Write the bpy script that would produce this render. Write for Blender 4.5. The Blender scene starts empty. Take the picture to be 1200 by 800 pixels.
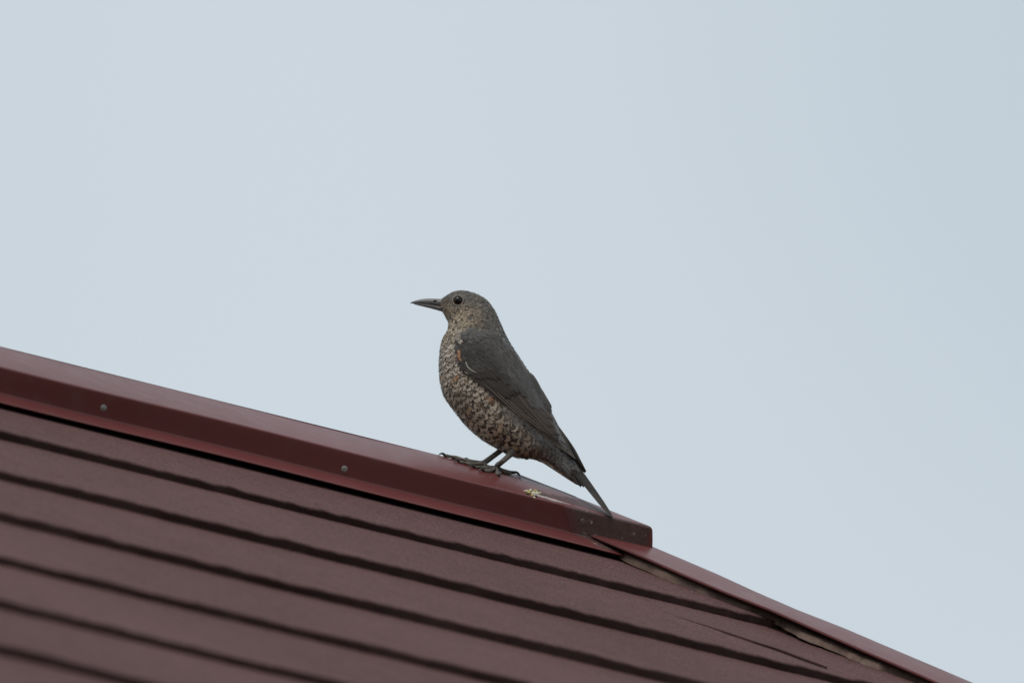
import bpy, math, random
import numpy as np
from mathutils import Vector, Matrix
from mathutils.bvhtree import BVHTree

random.seed(7)
rng = np.random.default_rng(7)
SC = bpy.context.scene
COL = SC.collection
rad = math.radians

# ------------------------------------------------------------------ camera
PITCH = rad(25.0)
CAM = np.array([0.0, 0.0, 1.6])
FPX = 19200.0                       # focal length in photo pixels (1200 wide)
DIST = 12.0
RX = np.array([1.0, 0.0, 0.0])
UP = np.array([0.0, -math.sin(PITCH), math.cos(PITCH)])
FW = np.array([0.0, math.cos(PITCH), math.sin(PITCH)])
cd = bpy.data.cameras.new('camera')
cam = bpy.data.objects.new('camera', cd)
COL.objects.link(cam)
cam.location = CAM
cam.rotation_euler = (math.pi / 2 + PITCH, 0, 0)
cd.sensor_width = 36.0
cd.lens = 36.0 * FPX / 1200.0
cd.clip_start = 0.5
cd.clip_end = 6000.0
cd.dof.use_dof = True
cd.dof.focus_distance = DIST - 0.02
cd.dof.aperture_fstop = 7.2
SC.camera = cam

# ------------------------------------------------------------------ sky
SUN_EL, SUN_AZ = rad(50.0), rad(-165.0)      # azimuth measured from +Y towards +X
wd = bpy.data.worlds.new('World')
SC.world = wd
wd.use_nodes = True
nt = wd.node_tree
nt.nodes.clear()
def N(tree, typ, **kw):
    n = tree.nodes.new(typ)
    for k, v in kw.items():
        if k.startswith('i_'):
            n.inputs[k[2:].replace('_', ' ')].default_value = v
        else:
            setattr(n, k, v)
    return n
out = N(nt, 'ShaderNodeOutputWorld')
skyt = N(nt, 'ShaderNodeTexSky', sky_type='NISHITA', sun_disc=False)
skyt.sun_elevation = SUN_EL
skyt.sun_rotation = SUN_AZ
skyt.air_density = 1.0
skyt.dust_density = 3.0
bg1 = N(nt, 'ShaderNodeBackground')
bg1.inputs['Strength'].default_value = 0.05
nt.links.new(skyt.outputs[0], bg1.inputs['Color'])
# thin even overcast veil, mottled very softly all over the dome
tc = N(nt, 'ShaderNodeTexCoord')
cl = N(nt, 'ShaderNodeTexNoise')
cl.inputs['Scale'].default_value = 9.0
cl.inputs['Detail'].default_value = 1.5
mpg = N(nt, 'ShaderNodeMapping')
mpg.inputs['Location'].default_value = (2.93, 1.14, 10.55)
nt.links.new(tc.outputs['Generated'], mpg.inputs['Vector'])
nt.links.new(mpg.outputs[0], cl.inputs['Vector'])
cr = N(nt, 'ShaderNodeValToRGB')
cr.color_ramp.elements[0].position = 0.25
cr.color_ramp.elements[0].color = (0.540, 0.632, 0.702, 1)
cr.color_ramp.elements[1].position = 0.75
cr.color_ramp.elements[1].color = (0.680, 0.748, 0.806, 1)
nt.links.new(cl.outputs['Fac'], cr.inputs['Fac'])
bg2 = N(nt, 'ShaderNodeBackground')
bg2.inputs['Strength'].default_value = 1.0
nt.links.new(cr.outputs[0], bg2.inputs['Color'])
mx = N(nt, 'ShaderNodeMixShader')
mx.inputs[0].default_value = 0.92
nt.links.new(bg1.outputs[0], mx.inputs[1])
nt.links.new(bg2.outputs[0], mx.inputs[2])
nt.links.new(mx.outputs[0], out.inputs['Surface'])

sl = bpy.data.lights.new('sun', 'SUN')
sl.energy = 1.5
sl.angle = rad(30.0)
sl.color = (1.0, 0.96, 0.90)
sun = bpy.data.objects.new('sun', sl)
COL.objects.link(sun)
sd = Vector((math.sin(SUN_AZ) * math.cos(SUN_EL), math.cos(SUN_AZ) * math.cos(SUN_EL), math.sin(SUN_EL)))
sun.rotation_euler = (-sd).to_track_quat('-Z', 'Y').to_euler()
sun.location = (0, 0, 30)

vs = SC.view_settings
vs.view_transform = 'Standard'
vs.look = 'None'
vs.exposure = 0.0
vs.gamma = 1.0
vs.use_curve_mapping = False

# ------------------------------------------------------------------ helpers
def ray(x, y):
    return FW + (x - 600) / FPX * RX - (y - 400) / FPX * UP

def link(o, parent=None):
    COL.objects.link(o)
    if parent is not None:
        o.parent = parent
    return o

def mk(name, V, F, mat, parent=None, smooth=False, uv=None, attrs=None, origin=None):
    """one mesh object; V in the parent's space (or world minus origin)."""
    V = np.asarray(V, dtype=float)
    if origin is not None:
        V = V - np.asarray(origin)
    me = bpy.data.meshes.new(name)
    me.from_pydata(V.tolist(), [], [tuple(int(i) for i in f) for f in F])
    if mat is not None:
        me.materials.append(mat)
    if smooth:
        me.polygons.foreach_set('use_smooth', [True] * len(me.polygons))
    if uv is not None:
        l = me.uv_layers.new(name='UVMap')
        idx = np.zeros(len(me.loops), dtype=np.int32)
        me.loops.foreach_get('vertex_index', idx)
        l.data.foreach_set('uv', np.asarray(uv)[idx].astype(np.float32).ravel())
    if attrs:
        for k, a in attrs.items():
            a = np.asarray(a, dtype=np.float32)
            if a.ndim == 1:
                at = me.attributes.new(k, 'FLOAT', 'POINT')
                at.data.foreach_set('value', a)
            else:
                at = me.attributes.new(k, 'FLOAT_COLOR', 'POINT')
                if a.shape[1] == 3:
                    a = np.concatenate([a, np.ones((len(a), 1), np.float32)], 1)
                at.data.foreach_set('color', a.ravel())
    me.update()
    o = bpy.data.objects.new(name, me)
    return link(o, parent)

def empty(name, loc, label, cat, kind='thing'):
    o = bpy.data.objects.new(name, None)
    o.empty_display_size = 0.1
    COL.objects.link(o)
    o.location = loc
    o['label'] = label
    o['category'] = cat
    o['kind'] = kind
    return o

def mat(name):
    m = bpy.data.materials.new(name)
    m.use_nodes = True
    return m, m.node_tree, m.node_tree.nodes['Principled BSDF']

def mixrgb(t, a, b, fac, blend='MIX'):
    n = N(t, 'ShaderNodeMix', data_type='RGBA', blend_type=blend)
    for s, v in ((0, fac), (6, a), (7, b)):
        if hasattr(v, 'links'):
            t.links.new(v, n.inputs[s])
        elif isinstance(v, tuple):
            n.inputs[s].default_value = v if len(v) == 4 else v + (1,)
        else:
            n.inputs[s].default_value = v
    return n.outputs[2]

def math_(t, op, a, b=0.0, c=0.0):
    n = N(t, 'ShaderNodeMath', operation=op)
    for i, v in enumerate((a, b, c)):
        if hasattr(v, 'links'):
            t.links.new(v, n.inputs[i])
        else:
            n.inputs[i].default_value = v
    return n.outputs[0]

def ramp(t, fac, stops):
    n = N(t, 'ShaderNodeValToRGB')
    el = n.color_ramp.elements
    el.remove(el[1])
    for k, (p, c) in enumerate(stops):
        if k:
            e = el.new(p)
        else:
            e = el[0]
            e.position = p
        e.color = c if len(c) == 4 else tuple(c) + (1,)
    t.links.new(fac, n.inputs[0])
    return n.outputs[0]

def noise(t, scale, detail=2.0, vec=None, rough=0.5):
    n = N(t, 'ShaderNodeTexNoise')
    n.inputs['Scale'].default_value = scale
    n.inputs['Detail'].default_value = detail
    n.inputs['Roughness'].default_value = rough
    if vec is not None:
        t.links.new(vec, n.inputs['Vector'])
    return n.outputs['Fac']

def objco(t, scale=None):
    c = N(t, 'ShaderNodeTexCoord').outputs['Object']
    if scale is None:
        return c
    m = N(t, 'ShaderNodeMapping')
    m.inputs['Scale'].default_value = scale
    t.links.new(c, m.inputs['Vector'])
    return m.outputs[0]

def bump(t, b, h, strength, dist):
    n = N(t, 'ShaderNodeBump')
    n.inputs['Strength'].default_value = strength
    n.inputs['Distance'].default_value = dist
    t.links.new(h, n.inputs['Height'])
    t.links.new(n.outputs[0], b.inputs['Normal'])

def smoothnoise(n, step, seed):
    """1-D value noise, n samples, one knot every `step` samples."""
    r = np.random.default_rng(seed)
    k = r.uniform(-1, 1, int(n / step) + 4)
    x = np.arange(n) / step
    i = x.astype(int)
    f = x - i
    f = f * f * (3 - 2 * f)
    return k[i] * (1 - f) + k[i + 1] * f

# ------------------------------------------------------------------ materials
def metal_mat():
    m, t, b = mat('maroon_coated_metal')
    co = objco(t)
    n1 = noise(t, 5.0, 3.0, co)
    n2 = noise(t, 60.0, 4.0, co, 0.65)
    c = ramp(t, n1, [(0.3, (0.122, 0.0310, 0.0290)), (0.7, (0.150, 0.0400, 0.0375))])
    c = mixrgb(t, c, (0.13, 0.085, 0.075), math_(t, 'MULTIPLY', ramp(t, n2, [(0.52, (0, 0, 0)), (0.8, (1, 1, 1))]), 0.25))
    t.links.new(c, b.inputs['Base Color'])
    r = math_(t, 'MULTIPLY_ADD', n2, 0.2, 0.27)
    t.links.new(r, b.inputs['Roughness'])
    b.inputs['Specular IOR Level'].default_value = 0.36
    bump(t, b, noise(t, 18.0, 2.0, co), 0.12, 0.002)
    return m
M_METAL = metal_mat()

def shingle_mat():
    m, t, b = mat('brown_red_shingle')
    co = objco(t)
    big = noise(t, 3.5, 3.0, co)
    mid = noise(t, 45.0, 3.0, co)
    gr = noise(t, 620.0, 3.0, co, 0.75)
    c = ramp(t, big, [(0.3, (0.092, 0.0445, 0.0425)), (0.7, (0.114, 0.057, 0.0545))])
    c = mixrgb(t, c, ramp(t, mid, [(0.3, (0.72, 0.70, 0.70)), (0.7, (1.2, 1.18, 1.18))]), 0.25, 'MULTIPLY')
    c = mixrgb(t, c, ramp(t, gr, [(0.32, (0.25, 0.23, 0.23)), (0.68, (1.8, 1.8, 1.8))]), 0.9, 'MULTIPLY')
    at = N(t, 'ShaderNodeAttribute', attribute_name='butt')
    c = mixrgb(t, c, (0.050, 0.0255, 0.0235), at.outputs['Fac'])     # raw asphalt core on the cut butt
    t.links.new(c, b.inputs['Base Color'])
    b.inputs['Roughness'].default_value = 0.85
    b.inputs['Specular IOR Level'].default_value = 0.25
    h = math_(t, 'MULTIPLY_ADD', mid, 1.0, gr)
    bump(t, b, h, 0.55, 0.0012)
    return m
M_SHINGLE = shingle_mat()

def sealant_mat(name, c1, c2, rough=0.45, speck=0.0, thin=False):
    m, t, b = mat(name)
    co = objco(t)
    n1 = noise(t, 40.0, 4.0, co, 0.6)
    n2 = noise(t, 330.0, 3.0, co, 0.6)
    c = ramp(t, n1, [(0.3, c1), (0.7, c2)])
    c = mixrgb(t, c, ramp(t, n2, [(0.3, (0.6, 0.6, 0.6)), (0.7, (1.25, 1.25, 1.25))]), 0.6, 'MULTIPLY')
    if speck:
        n3 = noise(t, 140.0, 2.0, co)
        c = mixrgb(t, c, (0.42, 0.38, 0.33), math_(t, 'MULTIPLY', ramp(t, n3, [(0.61, (0, 0, 0)), (0.67, (1, 1, 1))]), speck))
    if thin:
        fd = N(t, 'ShaderNodeAttribute', attribute_name='fade').outputs['Fac']
        fd = math_(t, 'MULTIPLY', fd, ramp(t, n1, [(0.22, (0.6, 0.6, 0.6)), (0.5, (1, 1, 1))]))
        c = mixrgb(t, (0.118, 0.031, 0.0295), c, fd)
    t.links.new(c, b.inputs['Base Color'])
    b.inputs['Roughness'].default_value = rough
    bump(t, b, noise(t, 160.0, 3.0, co), 0.4, 0.001)
    return m
M_SEAL = sealant_mat('aged_sealant', (0.105, 0.062, 0.047), (0.170, 0.112, 0.085), 0.85, 0.05)
M_SMEAR = sealant_mat('smeared_sealant', (0.075, 0.036, 0.032), (0.115, 0.068, 0.058), 0.45, 0.7, thin=True)
M_DARKSTAIN = sealant_mat('black_mastic', (0.012, 0.010, 0.010), (0.028, 0.024, 0.023), 1.0)

def plain(name, col, rough, spec=0.5, metallic=0.0, nscale=200.0, namp=0.35):
    m, t, b = mat(name)
    n1 = noise(t, nscale, 3.0, objco(t), 0.6)
    lo = tuple(max(0, c * (1 - namp)) for c in col)
    hi = tuple(c * (1 + namp) for c in col)
    t.links.new(ramp(t, n1, [(0.25, lo), (0.75, hi)]), b.inputs['Base Color'])
    b.inputs['Roughness'].default_value = rough
    b.inputs['Specular IOR Level'].default_value = spec
    b.inputs['Metallic'].default_value = metallic
    bump(t, b, n1, 0.25, 0.0004)
    return m
M_SCREW = plain('dull_screw_metal', (0.27, 0.27, 0.24), 0.5, 0.5, 0.3)
M_DECK = plain('roof_board', (0.08, 0.06, 0.055), 0.9)
M_WALL = plain('rendered_wall', (0.55, 0.52, 0.46), 0.9, nscale=6.0, namp=0.1)
M_GROUND = plain('garden_ground', (0.125, 0.120, 0.095), 0.95, nscale=0.8, namp=0.4)

# ------------------------------------------------------------------ the roof
PHI, TH = rad(30.8), rad(38.66)
P0 = CAM + DIST * ray(512, 532.5)                       # a point of the ridge apex
R_ = np.array([math.cos(PHI), math.sin(PHI), 0])        # along the ridge
D_ = np.array([math.sin(PHI), -math.cos(PHI), 0])       # level, out of the front slope
S_ = D_ * math.cos(TH) - np.array([0, 0, 1]) * math.sin(TH)   # down the front slope
N_ = D_ * math.sin(TH) + np.array([0, 0, 1]) * math.cos(TH)   # out of the front slope
CT, ST = math.cos(TH), math.sin(TH)

def un(px, py, h=0.0):
    """(a, b) on the plane h above the cap's front slope, as sighted in the photograph."""
    q = P0 + N_ * h
    d = ray(px, py)
    t = ((q - CAM) @ N_) / (d @ N_)
    P = CAM + t * d - P0
    return P @ R_, P @ S_

def W(a, b, h):
    a, b, h = np.broadcast_arrays(np.asarray(a, float), np.asarray(b, float), np.asarray(h, float))
    return P0 + a[..., None] * R_ + b[..., None] * S_ + h[..., None] * N_

AL = -2.6                                                # where the roof goes on out of frame
aA, _ = un(612, 559)
HOUSE_BASE = np.array([P0[0] - 1.2 * R_[0], P0[1] - 1.2 * R_[1], 0.0])
house = empty('house', HOUSE_BASE, 'house with brown red shingle roof and maroon metal ridge cap under the bird', 'house')

# ground, a sheet out to the horizon
G = 3000.0
g = mk('ground', [(-G, -G, 0), (G, -G, 0), (G, G, 0), (-G, G, 0)], [(0, 1, 2, 3)], M_GROUND)
g['kind'] = 'structure'
g['label'] = 'level garden ground around the house'
g['category'] = 'ground'

# boarded roof body under the shingles and the walls below it
E_OUT = 2.25                                             # level run of each slope
zr = -0.030 / CT
def plan(a, o, z):
    return P0 + a * R_ + o * D_ + np.array([0, 0, z])
def deck():
    dz = zr - E_OUT * math.tan(TH)
    x0, x1 = AL - 0.3, aA + 0.0
    V = [plan(x0, 0, zr), plan(x1, 0, zr),
         plan(x0, E_OUT, dz), plan(x1 + E_OUT, E_OUT, dz), plan(x1 + E_OUT, -E_OUT, dz), plan(x0, -E_OUT, dz)]
    V += [v - np.array([0, 0, 0.12]) for v in V[2:]]
    F = [(0, 2, 3, 1), (1, 3, 4), (1, 4, 5, 0), (2, 6, 7, 3), (3, 7, 8, 4), (4, 8, 9, 5), (0, 5, 9, 6, 2), (6, 9, 8, 7)]
    mk('roof_deck', V, F, M_DECK, house, origin=HOUSE_BASE)
    o = E_OUT - 0.45
    zt, zb = dz - 0.122, -P0[2]
    V = []
    for z in (zb, zt):
        V += [plan(x0 + .2, o, z), plan(x1 + o, o, z), plan(x1 + o, -o, z), plan(x0 + .2, -o, z)]
    F = [(0, 1, 5, 4), (1, 2, 6, 5), (2, 3, 7, 6), (3, 0, 4, 7)]
    mk('wall', V, F, M_WALL, house, origin=HOUSE_BASE)
deck()

# shingle courses
B1, EXPO = 0.163 + un(0, 509, -0.0215)[1] - un(0, 509, -0.0275)[1], 0.1452
H_BUTT, H_LOW = -0.0215, -0.0283
def a_hip(b, h):                                         # hip line of the plane h
    o = b * CT + h * ST
    return aA + o
def course(k):
    b1 = B1 + EXPO * k
    b0 = b1 - EXPO
    rows_b = [b0 - 0.012, b0 + 0.02, b0 + EXPO * .35, b0 + EXPO * .65, b1 - 0.016, b1 - 0.0045, b1 - 0.0012, b1, b1 + 0.0004]
    n = 900 if k < 8 else 220
    i = np.arange(n + 1)
    j1 = smoothnoise(n + 1, 7, 100 + k) * 0.0014 + smoothnoise(n + 1, 1.5, 200 + k) * 0.0011 + smoothnoise(n + 1, 60, 300 + k) * 0.0020
    j2 = smoothnoise(n + 1, 70, 400 + k) * 0.0008 + smoothnoise(n + 1, 4, 500 + k) * 0.00045 + smoothnoise(n + 1, 1.3, 600 + k) * 0.0003
    V, butt = [], []
    for q, b in enumerate(rows_b):
        f = (b - b0) / EXPO
        h = H_LOW + (H_BUTT - H_LOW) * f
        if q == 6:
            h -= 0.0002
        if q == 7:
            h = H_BUTT - 0.0012
        if q == 8:
            h = H_LOW - 0.0008
        bb = b + (j1 if q >= 4 else 0 * j1) * (1.0 if q < 8 else 0.5)
        ah = a_hip(b, -0.0133) - 0.001
        a = AL + (ah - AL) * i / n
        hh = h + (j2 if q in (3, 4, 5, 6, 7) else 0 * j2)
        V.append(W(a, bb, hh))
        butt.append(np.full(n + 1, 1.0 if q >= 7 else (0.25 if q == 6 else 0.0)))
    V = np.concatenate(V)
    F = []
    m = n + 1
    for q in range(len(rows_b) - 1):
        for x in range(n):
            F.append((q * m + x, (q + 1) * m + x, (q + 1) * m + x + 1, q * m + x + 1))
    mk('shingle_course', V, F, M_SHINGLE, house, origin=HOUSE_BASE, attrs={'butt': np.concatenate(butt)})
NC = 18
for k in range(NC):
    course(k)

# ridge cap: one profile carried along the front, round the mitred end and back
PROF = [(0.000, 0.0000), (0.020, 0.0003), (0.0710, 0.0001), (0.0722, -0.0001), (0.0730, -0.0006), (0.0733, -0.0014), (0.0735, -0.0024),
        (0.0746, -0.0100), (0.0755, -0.0172), (0.0757, -0.0180), (0.0762, -0.0186), (0.0774, -0.0190), (0.0800, -0.0193), (0.0850, -0.0198), (0.0920, -0.0204),
        (0.0945, -0.0207), (0.0957, -0.0211), (0.0955, -0.0218), (0.0940, -0.0218), (0.0820, -0.0208)]
O_ARRIS = 0.0730 * CT - 0.0006 * ST
aE, _ = un(770, 621.5, -0.0004)
KAP = (aE - aA) / O_ARRIS                # how far the end runs out along the ridge per metre of run
def off(b, h):
    return b * CT + h * ST, -b * ST + h * CT
def ridge_cap():
    V, F = [], []
    nseg = 160
    L0 = AL
    rows = []
    for b, h in PROF:
        o, z = off(b, h)
        oe = KAP * (O_ARRIS if 0.0728 < b < 0.0810 else o) + 0.006 * max(0.0, min(1.0, (b - 0.0730) / 0.0027)) * (1 if b < .081 else 0)      # the fascia ends square under the corner
        row = []
        for i in range(nseg + 1):                        # front side
            a = L0 + (aA + oe - L0) * i / nseg
            wob = 0.0005 * math.sin(a * 9.0 + b * 30) + 0.0003 * math.sin(a * 23.0)
            row.append(plan(a, o, z + wob))
        rr = 0.0022 if b > 0.03 else 0.0
        row[-1] = plan(aA + oe - rr, o, z)
        row.append(plan(aA + oe - rr * 0.3, o - rr * 0.3, z))   # rounded corner
        row.append(plan(aA + oe, o - rr, z))
        row.append(plan(aA + oe, -o, z))
        row.append(plan(L0, -o, z))
        rows.append(row)
    m = len(rows[0])
    for r in rows:
        V += r
    for q in range(len(PROF) - 1):
        for i in range(m - 1):
            F.append((q * m + i, (q + 1) * m + i, (q + 1) * m + i + 1, q * m + i + 1))
    return mk('ridge_cap', V, F, M_METAL, house, origin=HOUSE_BASE, smooth=True)
cap = ridge_cap()
def auto_smooth(o, ang=35):
    me = o.data
    bmang = rad(ang)
    import bmesh
    bm = bmesh.new(); bm.from_mesh(me)
    bmesh.ops.remove_doubles(bm, verts=bm.verts, dist=1e-6)
    bmesh.ops.recalc_face_normals(bm, faces=bm.faces)
    for e in bm.edges:
        if len(e.link_faces) == 2 and e.calc_face_angle(0) > bmang:
            e.smooth = False
    bm.to_mesh(me); bm.free()
auto_smooth(cap)

def fascia_pt(px, py, outw=0.0):
    """point of the cap's fascia sighted at a pixel, pushed out by outw."""
    n = S_ * 0.998 - N_ * 0.0 + N_ * 0.06
    n = n / np.linalg.norm(n)
    q = W(0, 0.0746, -0.010)
    d = ray(px, py)
    t = ((q - CAM) @ n) / (d @ n)
    return CAM + t * d + n * outw, n

def dome(center, nrm, r, hgt, name, m, parent, seg=16, rim=0.0006):
    n = Vector(nrm).normalized()
    t1 = n.orthogonal().normalized(); t2 = n.cross(t1)
    V, F = [], []
    prof = [(1.0, -0.4), (1.0, 0.25), (0.93, 0.45), (0.7, 0.8), (0.4, 0.95)]
    for pr, ph in prof:
        for i in range(seg):
            a = 2 * math.pi * i / seg
            p = Vector(center) + (t1 * math.cos(a) + t2 * math.sin(a)) * r * pr + n * hgt * ph
            V.append(p)
    V.append(Vector(center) + n * hgt)
    for q in range(len(prof) - 1):
        for i in range(seg):
            F.append((q * seg + i, q * seg + (i + 1) % seg, (q + 1) * seg + (i + 1) % seg, (q + 1) * seg + i))
    q = (len(prof) - 1) * seg
    for i in range(seg):
        F.append((q + i, q + (i + 1) % seg, len(V) - 1))
    o = mk(name, [list(v) for v in V], F, m, parent, smooth=True, origin=HOUSE_BASE)
    auto_smooth(o, 50)
    return o
for (px, py) in ((121.0, 478.0), (403.5, 549.5)):
    c, n = fascia_pt(px, py)
    dome(c, n, 0.0026, 0.0009, 'screw', M_SCREW, cap)

def sheet(name, pts, m, parent, thick_dir, thick, smooth=False):
    """flat polygon with thickness: pts ring, bottom ring pushed back along -thick_dir"""
    pts = [np.asarray(p) for p in pts]
    n = len(pts)
    V = pts + [p - thick_dir * thick for p in pts]
    F = [tuple(range(n)), tuple(range(2 * n - 1, n - 1, -1))]
    for i in range(n):
        j = (i + 1) % n
        F.append((i, n + i, n + j, j))
    o = mk(name, V, F, m, parent, origin=HOUSE_BASE, smooth=smooth)
    auto_smooth(o, 30)
    return o

# corner flashing folded over the end of the cap, with its sealed seam
def front(px, py, h):
    a, b = un(px, py, h)
    return W(a, b, h)
tri = [(608, 558.2), (592, 564.0), (600, 568.5), (630, 577.5), (665, 588.0), (700, 599.0), (716, 603.2)]
def corner():
    pts = []
    for px, py in tri[1:]:
        a, b = un(px, py, 0.0005)
        pts.append(W(a, b, 0.0005))
    o, z = off(0.03, 0.0006)
    pts.append(plan(aA + KAP * o - 0.001, o, z))
    pts.append(plan(aA - 0.001, 0.0, 0.0008))
    sheet('corner_flashing', pts, M_METAL2, house, N_, 0.0004)
M_METAL2 = plain('shaded_maroon_metal', (0.085, 0.042, 0.042), 0.55, 0.45, nscale=50.0, namp=0.2)  # the facet's weaker sky reflection, painted in as a darker maroon
corner()

def bead(name, path, widths, heights, m, parent, h0=0.0, seg=7, jit=0.25, seed=1):
    """half-round bead laid on a roof-parallel plane; path in (a, b)"""
    r = np.random.default_rng(seed)
    P = np.array(path, float)
    # resample
    d = np.r_[0, np.cumsum(np.linalg.norm(np.diff(P, axis=0), axis=1))]
    n = max(12, int(d[-1] / 0.004))
    u = np.linspace(0, d[-1], n)
    A = np.interp(u, d, P[:, 0]); B = np.interp(u, d, P[:, 1])
    wd_ = np.interp(u, d, widths); hg = np.interp(u, d, heights)
    wd_ = wd_ * (1 + jit * smoothnoise(n, 4, seed + 1) + jit * .5 * smoothnoise(n, 1.5, seed + 2))
    hg = hg * (1 + jit * smoothnoise(n, 5, seed + 3))
    A = A + smoothnoise(n, 6, seed + 4) * jit * widths[0] * .5
    B = B + smoothnoise(n, 6, seed + 5) * jit * widths[0] * .5
    ta = np.gradient(A); tb = np.gradient(B)
    l = np.hypot(ta, tb) + 1e-9
    na, nb = -tb / l, ta / l
    V, F = [], []
    for j in range(seg):
        f = j / (seg - 1) * math.pi
        ca, sa = math.cos(f), math.sin(f)
        endf = np.clip(np.minimum(np.arange(n), n - 1 - np.arange(n)) / 3.0, 0.15, 1)
        V.append(W(A + na * wd_ * ca * endf, B + nb * wd_ * ca * endf, h0 + hg * sa * endf - (0.0008 if sa < 0.01 else 0)))
    V = np.concatenate(V)
    for j in range(seg - 1):
        for i in range(n - 1):
            F.append((j * n + i, (j + 1) * n + i, (j + 1) * n + i + 1, j * n + i + 1))
    o = mk(name, V, F, m, parent, origin=HOUSE_BASE, smooth=True)
    return o
M_SEAM = plain('pale_seam_sealant', (0.42, 0.36, 0.34), 0.5, nscale=300, namp=0.3)
bead('seam_sealant', [un(x, y, 0.0015) for x, y in ((613, 572.5), (630, 579), (650, 585), (669, 589.5))], [0.004, 0.0022, 0.0026, 0.0012], [0.0006] * 4, M_SEAM, house, 0.0008, seed=5)

# smear of sealant on the cap's end
def smear():
    idx = list(range(3, 15))
    lefts = np.interp(np.linspace(0, 1, len(idx)), [0, .25, .5, .75, 1], [658.5, 662, 668, 678, 700])
    V, F, fade = [], [], []
    nc = 40
    for r, q in enumerate(idx):
        b, h = PROF[q]
        b0, h0 = PROF[q - 1]; b1, h1 = PROF[q + 1]
        tb, th_ = b1 - b0, h1 - h0
        l = math.hypot(tb, th_)
        nb_, nh = -th_ / l, tb / l
        if nb_ < 0:
            nb_, nh = -nb_, -nh
        if abs(nb_) < .3 and nh < 0:
            nb_, nh = -nb_, -nh
        t_ = 0.00035 if 0 < r < len(idx) - 1 else 0.0001
        o, z = off(b + nb_ * t_, h + nh * t_)
        # where the left rim of the smear crosses this line of the profile
        a_l = min(range(400), key=lambda k: abs(600 + FPX * ((plan(k * .0005 - .02, o, z) - CAM) @ RX) / ((plan(k * .0005 - .02, o, z) - CAM) @ FW) - lefts[r])) * .0005 - .02
        a_l += 0.0012 * math.sin(r * 1.7)
        a_r = aA + KAP * (O_ARRIS if 0.0728 < b < 0.0810 else off(b, h)[0]) - 0.002
        for c in range(nc + 1):
            f = c / nc
            tt = min(1.0, f * 10)
            oo, zz = off(b + nb_ * t_ * tt, h + nh * t_ * tt)
            V.append(plan(a_l + (a_r - a_l) * f, oo, zz)); fade.append(min(1.0, f * 6.0))
    m = nc + 1
    for r in range(len(idx) - 1):
        for c in range(nc):
            F.append((r * m + c, (r + 1) * m + c, (r + 1) * m + c + 1, r * m + c + 1))
    mk('sealant_smear', V, F, M_SMEAR, cap, origin=HOUSE_BASE, smooth=True, attrs={'fade': fade})
smear()

# hip cap: thin folded cover lying on the shingles along the hip
HH = -0.0150
def hip_cap():
    # front flange: apex line to lower arris, both parallel to the hip
    aa, bb = un(850, 676.6, HH)
    a0 = aa - bb * CT
    ar, br = un(880, 704.5, HH)
    wa = (a0 + br * CT) - ar                              # flange width measured along the ridge direction
    b_end = 1.9
    nb = 40
    bs0 = 0.030
    prof = [(0.0, HH), (0.25, HH + 0.0006), (0.94, HH), (0.992, HH - 0.0002), (1.0, HH - 0.0014), (0.99, HH - 0.0022), (0.90, HH - 0.0022)]
    V, F = [], []
    rows = []
    for f, h in prof:
        row = []
        for i in range(nb + 1):
            b = bs0 + (b_end - bs0) * (i / nb) ** 1.5
            taper = 1.0
            dent = 0.0006 * math.sin(b * 31 + f) + 0.0004 * math.sin(b * 70)
            row.append(W(a0 + b * CT - f * wa * taper, b, h + dent))
        rows.append(row)
    m = nb + 1
    # far flange mirrored about the vertical plane through the hip
    hp = W(a0, 0, HH)
    nm = (R_ - D_) / math.sqrt(2)
    def mir(p):
        return p - 2 * ((p - hp) @ nm) * nm
    mrows = [[mir(p) for p in r] for r in rows[1:]]
    allr = mrows[::-1] + rows
    for r in allr:
        V += r
    for q in range(len(allr) - 1):
        for i in range(nb):
            F.append((q * m + i, (q + 1) * m + i, (q + 1) * m + i + 1, q * m + i + 1))
    o = mk('hip_cap', V, F, M_METAL, house, origin=HOUSE_BASE, smooth=True)
    auto_smooth(o, 28)
    return o
hip_cap()

HS = -0.0240
bead('sealant_bead', [un(x, y, HS) for x, y in ((722, 647), (745, 658.5), (775, 671.5), (810, 685.5), (850, 701.5), (880, 714), (914, 728), (935, 738))],
     [0.010, 0.013, 0.013, 0.013, 0.012, 0.012, 0.012, 0.010], [0.004, 0.0060, 0.0065, 0.0065, 0.006, 0.006, 0.006, 0.005], M_SEAL, house, HS, seed=21)
bead('sealant_bead', [un(x, y, HS) for x, y in ((912, 725), (940, 739.5), (965, 751.5), (985, 759.5), (1004, 767), (1030, 778), (1054, 788), (1098, 806), (1150, 828))],
     [0.007, 0.018, 0.024, 0.017, 0.021, 0.014, 0.013, 0.013, 0.013], [0.003, 0.005, 0.0055, 0.005, 0.005, 0.005, 0.005, 0.005, 0.005], M_SEAL, house, HS, seed=31, jit=0.4)
# loose end of black mastic where the first course meets the hip
bead('mastic_patch', [un(x, y, -0.0257) for x, y in ((840, 711.5), (862, 717), (890, 723.5), (916, 727))], [0.006, 0.009, 0.010, 0.005], [0.001, 0.0025, 0.003, 0.0015], M_DARKSTAIN, house, -0.0257, seed=41, jit=0.3)

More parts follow.
